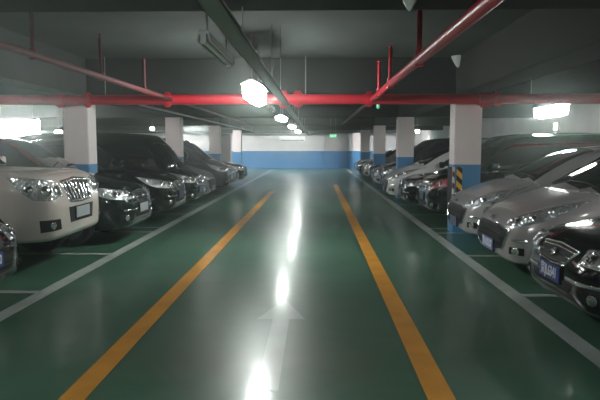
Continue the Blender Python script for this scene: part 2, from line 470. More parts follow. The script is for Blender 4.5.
    # trim strips on the bumper
    for tz, ty in P.get('strips', []):
        for sg in (1, -1):
            b = bmesh.new(); patch(b, bshell, [(0, ty[0], tz + .014), (0, ty[1], tz + .014)], [(0, ty[0], tz - .014), (0, ty[1], tz - .014)], DIAG(15), .012, .004, 8, 2, sg)
            link('bumper_trim', b, M['chrome'], root, True, 60)
    # plate
    pz = P['plate_z']; h, n = bshell.hit(Vector((0, 0, pz)), Vector(FRONT)); px = h.x + .02
    b = bmesh.new(); box(b, px - .03, px - .002, -.235, .235, pz - .082, pz + .082); bevel(b, .006, 1)
    po = link('plate_holder', b, M['black'], root)
    b = bmesh.new(); box(b, px - .002, px + .006, -.22, .22, pz - .07, pz + .07); bevel(b, .0015, 1)
    pl = link('license_plate', b, M[{'pale': 'plategrey', 'dull': 'platedull', 'paleblue': 'platepaleblue'}.get(plate, 'plateblue')], root)
    if text:
        tm = text_mesh(text, .115)
        tm.transform(Matrix.Translation((px + .008, 0, pz)) @ Matrix.Rotation(R(90), 4, 'Z') @ Matrix.Rotation(R(90), 4, 'X') @ Matrix.Diagonal((.80, 1.12, 1, 1)))
        link_me('plate_lettering', tm, M['platewhite'], pl)
    # wipers
    for k, y0 in enumerate((.05, -.62)):
        b = bmesh.new(); pts = []
        for i in range(6):
            f = i / 5; q = Vector((-(s0 + .13 + .10 * f), y0 + .55 * f, 2)); h, n = gshell.hit(q, Vector(DOWN)); pts.append(h + n * .02)
        for a, c in zip(pts, pts[1:]): tube(b, a, c, .009, n=6)
        link('wiper', b, M['black'], root)
    # wheels
    wr = P['wr']; tw = P.get('tw', .21)
    for ax in P['axles']:
        for sg in (1, -1):
            yo = sg * (W - .03)                        # outer face
            b = bmesh.new()
            pr = [(wr*.66, 0), (wr*.80, .008), (wr*.93, .004), (wr*.985, -.02), (wr, -.05), (wr, -tw+.04), (wr*.97, -tw+.012), (wr*.8, -tw), (wr*.66, -tw+.01)]
            lathe(b, [(r, sg * hgt) for r, hgt in pr], 'y', 32)
            for v in b.verts: v.co += Vector((-ax, yo, wr))
            wo = link('wheel', b, M['rubber'], root, True, 40)
            b = bmesh.new(); rw = wr * .68
            lathe(b, [(rw, sg*.002), (rw*.95, sg*.006), (rw*.90, -sg*.03), (rw*.86, -sg*.09), (.02, -sg*.09)], 'y', 28, False)
            for k in range(P.get('spokes', 5)):
                t0 = 2 * math.pi * k / P.get('spokes', 5) + .3
                c, s_ = math.cos(t0), math.sin(t0)
                v8 = box(b, .03, rw*.94, -.03*wr/.3, .03*wr/.3, -.02, 0)
                for v in v8:
                    x_, y_, z_ = v.co
                    v.co = Vector((x_*c - y_*s_, sg * (z_ - .006 + (-.012 if x_ < .1 else 0)), x_*s_ + y_*c))
            hub = bmesh.new(); lathe(b, [(.055, -sg*.05), (.055, sg*.0), (.02, sg*.004)], 'y', 16, False); hub.free()
            for v in b.verts: v.co += Vector((-ax, yo, wr))
            link('rim', b, M['alloy'], wo, True, 35)
    return root

def ln(*p): return list(p)
SPEC = {}
# tall off-roader, upright nose
SPEC['offroader'] = dict(W=.955, L=4.78,
    plan=[(0, .60), (.03, .72), (.09, .82), (.2, .90), (.4, .945), (.8, .955), (4.0, .955), (4.55, .92), (4.78, .80)],
    top=[(0, .86), (.02, .93), (.06, 1.02), (.10, 1.13), (.16, 1.205), (.30, 1.255), (1.35, 1.325), (2, 1.325), (4.78, 1.20)],
    shoulder=[(0, .82), (.02, .89), (.06, .98), (.10, 1.08), (.16, 1.15), (.30, 1.205), (1.35, 1.265), (4.5, 1.24), (4.78, 1.1)],
    bot=[(0, .50), (.04, .44), (.12, .40), (.5, .38), (4.3, .40), (4.78, .55)],
    gh_s=(1.20, 2.0, 4.45, 4.74), roof=[(1.20, 1.27), (1.6, 1.56), (1.9, 1.75), (2.1, 1.81), (3, 1.86), (4.3, 1.83), (4.5, 1.74), (4.74, 1.25)],
    tumble=.24, belt_w=.90, belt_z=1.24, hood=(.24, 1.18), hood_w=.80, ws_y=(.74, .66),
    side_glass=[([(1.72, 1.44), (2.2, 1.71), (2.75, 1.74)], [(1.72, 1.29), (2.75, 1.29)]), ([(2.85, 1.74), (3.55, 1.74)], [(2.85, 1.29), (3.6, 1.29)]), ([(3.68, 1.73), (4.3, 1.69)], [(3.68, 1.30), (4.4, 1.32)])],
    doors=[(1.5, 2.75), (2.80, 3.55)], mirror=(1.62, .90, 1.28), wr=.385, archgap=.075, axles=(.93, 3.72), tw=.26, spokes=6,
    bumper=(.84, .46),
    lamp=dict(ang=42, top=[(.12, .46, 1.12), (.2, .66, 1.165), (.34, .87, 1.195), (.50, .93, 1.195)], bot=[(.1, .45, .94), (.18, .68, .91), (.28, .85, .93), (.38, .91, 1.03)],
              bowls=[((.12, .56, 1.02), .068), ((.2, .72, 1.03), .066), ((.32, .86, 1.06), .05)]),
    fog=([(.05, .62, .68), (.2, .86, .68)], [(.05, .60, .55), (.2, .84, .53)]),
    tail=([(4.45, .95, 1.25), (4.7, .9, 1.25)], [(4.45, .95, .85), (4.7, .9, .85)]),
    rear_glass=([(4.6, -.6, 1.66), (4.6, .6, 1.66)], [(4.7, -.66, 1.30), (4.7, .66, 1.30)]),
    grilles=[dict(upper=True, top=[(.1, -.42, 1.12), (.1, 0, 1.15), (.1, .42, 1.12)], bot=[(.05, -.36, .88), (.05, 0, .86), (.05, .36, .88)], vbars=7, bw=.012, frame=.018),
             dict(top=[(0, -.40, .80), (0, .40, .80)], bot=[(0, -.36, .60), (0, .36, .60)])],
    badge=(1.02, .055), plate_z=.715)
# sedan
SPEC['sedan'] = dict(W=.90, L=4.75,
    plan=[(0, .48), (.03, .60), (.09, .71), (.2, .80), (.4, .865), (.75, .90), (4.0, .90), (4.5, .84), (4.75, .70)],
    top=[(0, .57), (.03, .64), (.08, .705), (.16, .765), (.30, .82), (.7, .905), (1.25, .985), (2, 1.0), (3.8, 1.03), (4.55, 1.0), (4.75, .85)],
    shoulder=[(0, .52), (.03, .59), (.08, .64), (.16, .70), (.30, .755), (.7, .845), (1.25, .92), (2.5, .95), (3.8, .97), (4.55, .93), (4.75, .8)],
    bot=[(0, .34), (.04, .26), (.12, .22), (.5, .19), (4.3, .2), (4.75, .42)],
    gh_s=(1.18, 2.05, 3.15, 4.1), roof=[(1.18, .98), (1.6, 1.20), (2.0, 1.39), (2.3, 1.45), (2.7, 1.465), (3.1, 1.42), (3.6, 1.24), (4.1, 1.03)],
    tumble=.42, belt_w=.83, belt_z=.95, hood=(.18, 1.15), hood_w=.72, ws_y=(.66, .54),
    side_glass=[([(1.72, 1.12), (2.2, 1.36), (2.72, 1.39)], [(1.72, 1.0), (2.72, 1.0)]), ([(2.8, 1.39), (3.1, 1.36), (3.55, 1.17)], [(2.8, 1.0), (3.6, 1.04)])],
    doors=[(1.45, 2.72), (2.77, 3.65)], mirror=(1.62, .84, .98), wr=.325, axles=(.92, 3.67), spokes=7,
    bumper=(.60, .5),
    lamp=dict(ang=38, top=[(.14, .42, .735), (.25, .62, .755), (.45, .80, .79), (.68, .885, .825)], bot=[(.08, .42, .62), (.18, .62, .615), (.35, .80, .64), (.5, .86, .70)],
              bowls=[((.14, .54, .68), .052), ((.26, .70, .70), .050)]),
    fog=([(.05, .52, .42), (.2, .76, .42)], [(.05, .52, .34), (.2, .74, .33)]),
    tail=([(4.4, .88, .93), (4.66, .8, .93)], [(4.4, .88, .75), (4.66, .8, .72)]),
    rear_glass=([(3.3, -.5, 2), (4.0, -.6, 2)], [(3.3, .5, 2), (4.0, .6, 2)]), rear_dir=(0, 0, -1),
    grilles=[dict(upper=True, top=[(.1, -.36, .70), (.1, 0, .72), (.1, .36, .70)], bot=[(0, -.27, .57), (0, 0, .555), (0, .27, .57)], hbars=3, bw=.006, frame=.007),
             dict(top=[(0, -.44, .44), (0, .44, .44)], bot=[(0, -.36, .36), (0, .36, .36)], hbars=1, barmat='black')],
    strips=[(.475, (.30, .74))], badge=(.64, .045), plate_z=.475)
# compact hatchback with a long swept lamp and a wide open mouth
SPEC['hatch'] = dict(W=.875, L=4.22,
    plan=[(0, .46), (.03, .58), (.09, .68), (.2, .765), (.4, .83), (.75, .872), (3.5, .875), (4.0, .82), (4.22, .70)],
    top=[(0, .60), (.03, .66), (.08, .715), (.16, .785), (.30, .86), (.6, .98), (.9, 1.06), (1.4, 1.08), (3.5, 1.06), (4.22, .95)],
    shoulder=[(0, .54), (.03, .60), (.08, .655), (.16, .72), (.30, .79), (.6, .885), (.9, .95), (1.4, .98), (3.5, 1.0), (4.22, .9)],
    bot=[(0, .33), (.04, .26), (.12, .22), (.5, .20), (3.8, .22), (4.22, .42)],
    gh_s=(.82, 2.0, 3.5, 4.15), roof=[(.82, 1.05), (1.2, 1.26), (1.6, 1.44), (1.95, 1.535), (2.4, 1.575), (3.0, 1.55), (3.5, 1.46), (3.85, 1.28), (4.15, 1.02)],
    tumble=.36, belt_w=.82, belt_z=.99, hood=(.2, .86), hood_w=.70, ws_y=(.68, .56), bow=.34,
    side_glass=[([(1.55, 1.16), (2.0, 1.42), (2.5, 1.47)], [(1.45, 1.03), (2.5, 1.03)]), ([(2.58, 1.47), (3.3, 1.42)], [(2.58, 1.03), (3.4, 1.06)])],
    doors=[(1.35, 2.5), (2.55, 3.38)], mirror=(1.42, .82, 1.0), wr=.315, axles=(.86, 3.47), spokes=5,
    bumper=(.64, .5),
    lamp=dict(ang=46, top=[(.09, .46, .72), (.22, .62, .80), (.5, .78, .905), (.84, .82, .965)], bot=[(.06, .47, .655), (.16, .66, .66), (.34, .79, .72), (.62, .855, .86)],
              bowls=[((.15, .60, .715), .050), ((.28, .71, .765), .052), ((.46, .79, .83), .036)]),
    fog=([(.05, .62, .42), (.2, .74, .42)], [(.05, .61, .34), (.2, .73, .33)]),
    tail=([(3.8, .86, 1.08), (4.1, .78, 1.08)], [(3.8, .86, .85), (4.1, .78, .82)]),
    rear_glass=([(3.62, -.52, 2), (4.05, -.6, 2)], [(3.62, .52, 2), (4.05, .6, 2)]), rear_dir=(0, 0, -1),
    grilles=[dict(upper=True, top=[(0, -.60, .61), (0, -.3, .64), (0, 0, .645), (0, .3, .64), (0, .60, .61)], bot=[(0, -.50, .38), (0, -.3, .34), (0, 0, .33), (0, .3, .34), (0, .50, .38)], hbars=4, bw=.007, barmat='black', frame=.010)],
    strips=[(.50, (.66, .82))], badge=(.685, .042), plate_z=.375)
# one-box people carrier with a short sloped nose
SPEC['minivan'] = dict(W=.93, L=4.85,
    plan=[(0, .54), (.03, .66), (.09, .76), (.2, .84), (.4, .90), (.75, .93), (4.3, .93), (4.7, .88), (4.85, .80)],
    top=[(0, .66), (.03, .74), (.08, .82), (.16, .90), (.30, .98), (.55, 1.09), (.8, 1.16), (1.4, 1.16), (4.85, 1.05)],
    shoulder=[(0, .60), (.03, .68), (.08, .76), (.16, .83), (.30, .91), (.55, 1.0), (.8, 1.06), (1.4, 1.08), (4.85, 1.0)],
    bot=[(0, .36), (.04, .29), (.12, .25), (.5, .22), (4.4, .24), (4.85, .42)],
    gh_s=(.66, 1.55, 4.5, 4.82), roof=[(.66, 1.12), (.9, 1.34), (1.2, 1.58), (1.5, 1.755), (1.75, 1.80), (2.8, 1.84), (4.4, 1.80), (4.6, 1.68), (4.82, 1.08)],
    tumble=.22, belt_w=.885, belt_z=1.08, hood=(.22, .66), hood_w=.74, ws_y=(.74, .66), bow=.30,
    side_glass=[([(1.3, 1.34), (1.7, 1.68), (2.3, 1.73)], [(1.25, 1.13), (2.3, 1.13)]), ([(2.4, 1.73), (3.4, 1.72)], [(2.4, 1.13), (3.4, 1.13)]), ([(3.5, 1.72), (4.35, 1.67)], [(3.5, 1.13), (4.45, 1.15)])],
    doors=[(1.25, 2.35), (2.4, 3.45)], mirror=(1.18, .88, 1.12), wr=.335, axles=(.9, 3.75), spokes=7,
    bumper=(.70, .5),
    lamp=dict(ang=42, top=[(.10, .46, .86), (.22, .66, .915), (.42, .84, .97), (.68, .90, 1.02)], bot=[(.06, .46, .73), (.16, .68, .73), (.32, .83, .77), (.5, .89, .85)],
              bowls=[((.14, .58, .80), .058), ((.26, .74, .83), .055)]),
    fog=([(.05, .58, .46), (.2, .80, .46)], [(.05, .58, .37), (.2, .78, .36)]),
    tail=([(4.5, .93, 1.3), (4.76, .86, 1.3)], [(4.5, .93, .9), (4.76, .86, .9)]),
    rear_glass=([(4.6, -.6, 1.60), (4.6, .6, 1.60)], [(4.78, -.66, 1.20), (4.78, .66, 1.20)]),
    grilles=[dict(upper=True, top=[(.05, -.40, .83), (.05, 0, .85), (.05, .40, .83)], bot=[(0, -.34, .67), (0, 0, .66), (0, .34, .67)], hbars=3, bw=.011, frame=.014),
             dict(top=[(0, -.46, .44), (0, .46, .44)], bot=[(0, -.38, .36), (0, .38, .36)], hbars=1, barmat='black')],
    badge=(.76, .05), plate_z=.545)
def raised(src, k, roofk, wr):
    import copy
    q = copy.deepcopy(SPEC[src])
    def z3(ps): return [(a, b_, z * k) for a, b_, z in ps]
    for key in ('top', 'shoulder', 'bot'): q[key] = [(s_, z * k) for s_, z in q[key]]
    q['roof'] = [(s_, z * roofk) for s_, z in q['roof']]
    q['belt_z'] *= k; q['wr'] = wr; q['bumper'] = (q['bumper'][0] * k, q['bumper'][1]); q['mirror'] = (*q['mirror'][:2], q['mirror'][2] * k)
    q['lamp']['top'] = z3(q['lamp']['top']); q['lamp']['bot'] = z3(q['lamp']['bot']); q['lamp']['bowls'] = [((a, b_, z * k), r_ * k) for (a, b_, z), r_ in q['lamp']['bowls']]
    q['fog'] = tuple(z3(f) for f in q['fog']); q['tail'] = tuple(z3(f) for f in q['tail'])
    q['side_glass'] = [tuple([(s_, z * (k if z < q['belt_z'] * 1.08 / k else roofk)) for s_, z in e] for e in w) for w in q['side_glass']]
    for g in q['grilles']: g['top'] = z3(g['top']); g['bot'] = z3(g['bot'])
    q['badge'] = (q['badge'][0] * k, q['badge'][1]); q['plate_z'] *= k
    q['strips'] = [(z * k, yy) for z, yy in q.get('strips', [])]
    return q
SPEC['crossover'] = raised('sedan', 1.17, 1.17, .365)
import copy
SPEC['plainsedan'] = copy.deepcopy(SPEC['sedan']); SPEC['plainsedan'].update(strips=[], plain=True)
for g in SPEC['plainsedan']['grilles']: g.pop('frame', None); g['barmat'] = 'black'
SPEC['onebox'] = raised('minivan', .94, 1.03, .335)
SPEC['onebox'].update(gh_s=(.40, 1.12, 4.5, 4.82), roof=[(.40, 1.04), (.6, 1.30), (.85, 1.60), (1.05, 1.79), (1.25, 1.85), (2.8, 1.90), (4.4, 1.85), (4.6, 1.72), (4.82, 1.05)],
    hood=(.14, .42), top=[(0, .62), (.03, .70), (.08, .78), (.16, .86), (.30, .97), (.5, 1.08), (.8, 1.10), (1.4, 1.10), (4.85, 1.0)],
    side_glass=[([(.95, 1.40), (1.3, 1.72), (2.1, 1.78)], [(.9, 1.10), (2.1, 1.10)]), ([(2.2, 1.78), (3.4, 1.77)], [(2.2, 1.10), (3.4, 1.10)]), ([(3.5, 1.77), (4.35, 1.70)], [(3.5, 1.10), (4.45, 1.12)])])
for k in SPEC: SPEC[k]['mirrormat'] = M['black'] if k in ('hatch',) else None

PT = dict(
    pearl=paint('pearl_white_paint', (0.52, 0.46, 0.42), .32),
    silver=paint('silver_paint', (0.44, 0.405, 0.405), .34, .25),
    silver2=paint('silver_grey_paint', (0.40, 0.375, 0.38), .34, .25),
    black=paint('black_paint', (0.006, 0.007, 0.008), .12, 0, .55),
    blackgreen=paint('green_black_paint', (0.007, 0.015, 0.013), .14, 0, .6),
    wine=paint('wine_black_paint', (0.022, 0.009, 0.011), .22),
    slate=paint('slate_paint', (0.035, 0.039, 0.042), .25, .3, .7),
    grey=paint('mid_grey_paint', (0.19, 0.195, 0.20), .3, .5),
    white=paint('white_paint', (0.58, 0.56, 0.56), .3),
)
LEFT, RIGHT = 0.0, math.pi
def left(kind, Y, X, pm, name, label, **k): return make_car(kind, PT[pm], name, label, (X*S, Y*S, 0), LEFT, **k)
def right(kind, Y, X, pm, name, label, **k): return make_car(kind, PT[pm], name, label, (X*S, Y*S, 0), RIGHT, **k)

# ---- left row, near to far
left('plainsedan', 5.82, -3.33, 'black', 'sedan', 'black car cut off by left edge of picture, nearest in left row, blue plate', text='京F28070')
left('offroader', 8.40, -3.40, 'pearl', 'off_roader', 'pearl white off-road car with chrome vertical bar grille, nose to the aisle', plate='pale', cat='suv')
left('crossover', 10.65, -3.17, 'blackgreen', 'crossover', 'dark crossover parked right behind the white off-roader, in front of nearest left column', plate='pale')
left('crossover', 13.45, -3.12, 'black', 'crossover', 'black crossover just beyond the nearest left column', plate='dull')
left('onebox', 15.9, -3.14, 'blackgreen', 'minivan', 'tall dark people carrier with high flat roof, between black crossover and grey hatchback', plate='dull', cat='van')
left('hatch', 18.25, -3.22, 'grey', 'hatchback', 'grey hatchback just before the second left column', plate='dull')
left('minivan', 21.4, -3.10, 'slate', 'minivan', 'slate grey people carrier just beyond the second left column', plate='pale', cat='van')
left('sedan', 23.8, -3.2, 'grey', 'sedan', 'grey sedan second from far end of left row', plate='dull')
left('sedan', 26.2, -3.12, 'black', 'sedan', 'black sedan at far end of left row, beside the blue wall', plate='dull')
# ---- right row
right('sedan', 5.62, 2.26, 'black', 'sedan', 'black sedan with blue plate, nearest in right row at edge of picture', text='京JL6341')
right('hatch', 7.96, 2.35, 'silver', 'hatchback', 'silver hatchback with swept headlights next to the black sedan, nearer of two alike', text='京N35L07', plate='paleblue')
right('hatch', 10.36, 2.44, 'silver2', 'hatchback', 'silver hatchback beside the column with chevron guard, farther of two alike', plate='dull')
right('minivan', 13.4, 2.42, 'blackgreen', 'minivan', 'tall dark people carrier with reddish lamps just behind nearest right column', lens='lampred', cat='van', plate='dull')
right('sedan', 15.85, 2.28, 'black', 'sedan', 'black sedan between tall dark people carrier and white hatchback in right row', plate='dull')
right('hatch', 18.25, 2.12, 'white', 'hatchback', 'white hatchback just before the second right column', plate='dull')
right('minivan', 21.35, 2.35, 'slate', 'minivan', 'dark people carrier just beyond the second right column', cat='van', plate='dull')
right('sedan', 23.62, 2.3, 'silver2', 'sedan', 'silver sedan in right row, second beyond second column', plate='dull')
right('sedan', 26.1, 2.4, 'black', 'sedan', 'black sedan just before the third right column', plate='dull')
right('hatch', 29.25, 2.3, 'silver', 'hatchback', 'silver hatchback just beyond the third right column', plate='dull')
right('sedan', 31.7, 2.2, 'black', 'sedan', 'black sedan second from far end of right row', plate='dull')
right('sedan', 34.1, 2.25, 'silver', 'sedan', 'silver sedan at far end of right row, near blue wall', plate='dull')

# ------------------------------------------------------------------ setting
YB, XL, XR, YF = 45*S, -17*S, 7.5*S, -14*S
b = bmesh.new(); box(b, XL-.2, XR+.2, YF-.2, YB+.2, -.2, 0); struct('floor', b, M['floor'])
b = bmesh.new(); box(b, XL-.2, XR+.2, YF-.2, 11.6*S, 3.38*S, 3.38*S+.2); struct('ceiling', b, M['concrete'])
b = bmesh.new(); box(b, XL-.2, XR+.2, 11.6*S, YB+.2, 3.38*S, 3.38*S+.2); struct('ceiling', b, M['ceilshade'])
b = bmesh.new(); box(b, XL-.2, 2.35*S, YB, YB+.2, 0, 3.38*S); struct('wall_back', b, M['wall'])
b = bmesh.new(); box(b, .66*S, 2.35*S, YB-.25, YB, 0, 3.38*S); struct('wall_shaded_block', b, M['wallshade'])  # block added to carry the painted shade at this end of the wall
b = bmesh.new(); box(b, 2.35*S, XR+.2, YB, YB+.2, 0, 3.38*S); struct('wall_back_right', b, M['wall'])
b = bmesh.new(); box(b, XL-.2, XL, YF, YB, 0, 3.38*S); struct('wall_left', b, M['wall'])
b = bmesh.new(); box(b, XR, XR+.2, YF, YB, 0, 3.38*S); struct('wall_right', b, M['wall'])
b = bmesh.new(); box(b, XL-.2, XR+.2, YF-.2, YF, 0, 3.38*S); struct('wall_front', b, M['wall'])
# beams on the column lines and half way between them
COLY = (-12.2, -4.3, 3.6, 11.5, 19.4, 27.3, 35.2, 43.1)
for y in COLY:
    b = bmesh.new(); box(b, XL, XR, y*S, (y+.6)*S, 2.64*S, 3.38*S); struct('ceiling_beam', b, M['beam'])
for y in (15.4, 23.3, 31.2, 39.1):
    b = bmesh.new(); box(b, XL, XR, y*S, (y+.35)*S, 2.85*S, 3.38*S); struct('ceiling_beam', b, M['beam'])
for x0, x1 in ((2.68, 3.20), (-4.98, -4.48)):
    y0 = -14
    for y in list(COLY) + [45]:
        b = bmesh.new(); box(b, x0*S, x1*S, y0*S, y*S, 2.68*S, 3.38*S); struct('ceiling_beam', b, M['beam']); y0 = y + .6
# columns
for y in COLY:
    for x0, x1 in ((2.68, 3.20), (-4.98, -4.48)):
        if x0 < 0 and y > 40: continue
        b = bmesh.new(); box(b, x0*S, x1*S, (y+.02)*S, (y+.46)*S, 0, 2.64*S)
        bmesh.ops.bevel(b, geom=[e for e in b.edges if abs(e.verts[0].co.z - e.verts[1].co.z) > 1], offset=.012, segments=2, affect='EDGES')
        struct('column', b, M['column'])
# painted lines
def stripe(name, x0, x1, y0, y1, m, z=.003):
    b = bmesh.new(); vs = [b.verts.new(p) for p in ((x0*S, y0*S, z), (x1*S, y0*S, z), (x1*S, y1*S, z), (x0*S, y1*S, z))]; b.faces.new(vs)
    return struct(name, b, m)
stripe('floor_line', -1.73, -1.55, -10, 22, M['yellow']); stripe('floor_line', .755, .945, -10, 26, M['yellow'])
stripe('floor_line', -3.24, -3.06, -10, 43, M['line']); stripe('floor_line', 2.18, 2.36, -10, 43, M['line'])
for base in (4.2, 12.1, 20.0, 27.9, 35.8):
    for k in range(4):
        y = base + .02 + 2.43 * k
        if k == 3: y = base + 7.28
        stripe('floor_line', -7.6, -3.22, y - .06, y + .06, M['line']); stripe('floor_line', 2.35, 7.0, y - .06, y + .06, M['line'])
b = bmesh.new()
pts = [(-.42, 3.95), (-.26, 3.95), (-.26, 5.65), (-.10, 5.65), (-.34, 6.40), (-.58, 5.65), (-.42, 5.65)]
b.faces.new([b.verts.new((x*S, y*S, .003)) for x, y in pts]); struct('floor_arrow', b, M['arrow'])

# corner guard on the nearest right column
t = thing('corner_guard', 'black and yellow chevron corner guard on the nearest right column', 'corner guard', (2.68*S, 11.52*S, 0))
b = bmesh.new(); box(b, .05, .15, -.014, -.001, .62, 1.20); link('front_strip', b, M['chevron'], t)
b = bmesh.new(); box(b, -.02, -.001, .03, .40, .30, 1.20); link('side_strip', b, M['black'], t)
b = bmesh.new(); box(b, -.022, .014, -.018, .028, .30, 1.20); link('edge_strip', b, M['chevred'], t)

# ------------------------------------------------------------------ services
HZ = 2.575 * S
def pipe_thing(name, label, segs, couplings, m, r):
    t = thing(name, label, 'pipe', segs[0][0])
    o = Vector(segs[0][0]); b = bmesh.new()
    for p, q in segs: tube(b, Vector(p) - o, Vector(q) - o, r, n=16)
    link('pipe', b, m, t, True, 40)
    for c, ax, rr, w in couplings:
        b = bmesh.new(); a = Vector(ax) * w; c = Vector(c) - o
        tube(b, c - a, c + a, rr, n=16); tube(b, c - a * .5, c + a * .5, rr * 1.12, n=16)
        for sg in (1, -1): tube(b, c + Vector((0, 0, sg * rr * 1.1)) - a * .7, c + Vector((0, 0, sg * rr * 1.1)) + a * .7, rr * .16, n=8)
        link('coupling', b, m, t, True, 40)
    return t
PY = 11.2
px = lambda x: (x - 316) * PY / 588 * S
main = pipe_thing('fire_main_pipe', 'thick bright red fire pipe running straight across the aisle under the ceiling',
    [((XL, PY*S, HZ), (XR, PY*S, HZ))],
    [((px(60), PY*S, HZ), (1,0,0), .108, .06), ((px(88), PY*S, HZ), (1,0,0), .108, .06), ((px(168), PY*S, HZ), (1,0,0), .108, .06), ((px(284), PY*S, HZ), (1,0,0), .118, .08),
     ((px(298), PY*S, HZ), (1,0,0), .118, .08), ((px(368), PY*S, HZ), (1,0,0), .108, .06), ((px(482), PY*S, HZ), (1,0,0), .116, .12), ((px(494), PY*S, HZ), (1,0,0), .108, .06)],
    M['red'], .088)
for x in (-4.0, -.2, 4.0):                     # pipe hangers
    b = bmesh.new(); tube(b, (x*S - main.location.x, 0, .085), (x*S - main.location.x, 0, 3.38*S - HZ), .010, n=8)
    link('hanger_rod', b, M['grey'], main, True)
def branch(label, X, m, ys, r, y1):
    z = HZ + .0
    t = thing('sprinkler_pipe', label, 'pipe', (X*S, YF + .2, z)); o = t.location.copy()
    b = bmesh.new(); tube(b, (0, 0, 0), (0, (PY - .10)*S - o.y, 0), r, n=14); link('pipe', b, m, t, True)
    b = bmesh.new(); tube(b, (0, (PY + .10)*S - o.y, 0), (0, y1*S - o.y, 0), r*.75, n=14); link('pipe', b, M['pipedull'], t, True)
    for y in ys:
        zc = 3.06 * S
        b = bmesh.new(); tube(b, (0, y*S - o.y, 0), (0, y*S - o.y, zc - z), r*.55, n=10)
        tube(b, (0, y*S - o.y, zc - z), (0, y*S - o.y, zc - z + .035), r*.3, n=8); tube(b, (0, y*S - o.y, zc - z + .035), (0, y*S - o.y, zc - z + .042), r*.8, n=12)
        tube(b, (0, y*S - o.y, -r*1.25), (0, y*S - o.y, r*1.5), r*.9, n=12)
        link('riser', b, m, t, True)
branch('long red sprinkler pipe running along the aisle overhead at right, with risers', 1.05, M['red'], (-2, .3, 2.8, 6.15, 8.5, 10.0), .048, 24)
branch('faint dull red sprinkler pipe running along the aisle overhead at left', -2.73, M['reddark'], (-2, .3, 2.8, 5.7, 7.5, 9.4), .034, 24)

# cable tray
t = thing('cable_tray', 'long grey cable tray running along the aisle overhead, left of centre', 'cable tray', (-.56*S, YF + .3, 2.45*S))
b = bmesh.new(); y1 = 43*S - t.location.y
box(b, -.06, .06, 0, y1, 0, .010); box(b, -.06, -.052, 0, y1, 0, .026); box(b, .052, .06, 0, y1, 0, .026); link('channel', b, M['traymetal'], t)
for y in range(0, 56, 4):
    b = bmesh.new()
    yy = y + .5; zc = 3.38*S - t.location.z - .003
    for sg in (-1, 1): tube(b, (sg*.056, yy, .005), (sg*.056, yy, zc), .005, n=6)
    link('hanger', b, M['grey'], t)

# thin conduits along the left bay
t = thing('conduit', 'thin grey conduit running along the left bay near the ceiling', 'conduit', (-3.7*S, 12.3*S, 2.56*S))
b = bmesh.new(); tube(b, (0, 0, 0), (0, 29*S, 0), .024, n=10); link('pipe', b, M['grey'], t, True)
for y in (1.0, 8.6, 12, 16, 20, 24, 26.8):
    b = bmesh.new(); tube(b, (0, y, 0), (0, y, 3.38*S - 2.56*S - .003), .005, n=6); link('hanger_rod', b, M['grey'], t)

# lamps
def make_lamp(label, loc, rz=0, on=True, wide=True, ceil=3.38, deep=1, glow='lamp'):
    t = thing('tube_light', label, 'ceiling light', loc, rz)
    b = bmesh.new(); n = 10
    w = .15 if wide else .05
    # housing with sloped reflector wings
    prof = [(-.035, .07), (.035, .07), (w, .0), (w - .008, -.008), (.03, .045), (-.03, .045), (-w + .008, -.008), (-w, 0)]
    ra = [b.verts.new((x, -.60, z)) for x, z in prof]; rb = [b.verts.new((x, .60, z)) for x, z in prof]
    for i in range(8):
        j = (i + 1) % 8; b.faces.new((ra[i], ra[j], rb[j], rb[i]))
    b.faces.new(ra[::-1]); b.faces.new(rb)
    link('housing', b, M['white'], t)
    if wide:
        b = bmesh.new(); pr = [(x, z*deep) for x, z in [(-.11, .0), (.11, .0), (.12, -.04), (.105, -.115), (.0, -.14), (-.105, -.115), (-.12, -.04)]]  # wide glowing body stands in for the glare of the tube
        ra = [b.verts.new((x, -.59, z)) for x, z in pr]; rb = [b.verts.new((x, .59, z)) for x, z in pr]
        for i in range(7):
            j = (i + 1) % 7; b.faces.new((ra[i], ra[j], rb[j], rb[i]))
        b.faces.new(ra[::-1]); b.faces.new(rb)
        link('glare_body', b, M[glow], t)
    else:
        b = bmesh.new(); tube(b, (0, -.58, .005), (0, .58, .005), .019, n=14); link('tube', b, M[glow] if on else M['tubeoff'], t, True)
        for sg in (-1, 1):
            b = bmesh.new(); box(b, -.02, .02, sg*.60 - .015, sg*.60 + .015, -.025, .05); link('lampholder', b, M['white'], t)
    for sg in (-1, 1):
        b = bmesh.new(); tube(b, (0, sg*.45, .065), (0, sg*.45, ceil*S - loc[2]), .006, n=8); link('hanger_rod', b, M['grey'], t)
    return t
LX = -.98*S; LZ = 2.50*S
make_lamp('unlit white tube light hanging by rods beside the cable tray, nearest in view', (-.86*S, 5.2*S, LZ), on=False, wide=False)
make_lamp('brightest lit tube light over the aisle, just left of centre', (LX, 9.55*S, LZ + .12), ceil=3.38, deep=1.7)
for lab, y, c, on in (('unlit tube light hanging over the aisle beyond the brightest lamp', 12.9, 3.38, False), ('second lit tube light along the aisle, beyond the brightest', 16.9, 3.38, True),
                      ('third lit tube light along the aisle', 24.3, 3.38, True), ('farthest lit tube light over the aisle, close to the back wall', 32.3, 3.38, True)):
    make_lamp(lab, (LX, y*S, LZ), on=on, wide=on, ceil=c, deep=.6)
make_lamp('lit tube light over the right row, above the dark people carrier', (5.15*S, 13.2*S, LZ + .06), ceil=3.38, deep=1.6)
make_lamp('lit tube light at left with enlarged glare, over the roofs behind the white off-roader', (-9.0*S, 17.6*S, 2.46*S), R(90), ceil=3.38, deep=3.3, glow='lampmid')
# lamps of the part of the garage around and behind the camera
for x, y in ((-.98, 1.0), (-.98, -6.5), (5.0, 1.5), (-6.0, 1.5), (5.2, 6.2), (-6.2, 6.6), (-7.5, -5), (5, -6)):
    make_lamp('lit tube light overhead, out of the picture', (x*S, y*S, LZ), wide=x == -.98, ceil=3.38, glow='lamp' if x == -.98 else 'lampbay')['group'] = 'lamps out of the picture'

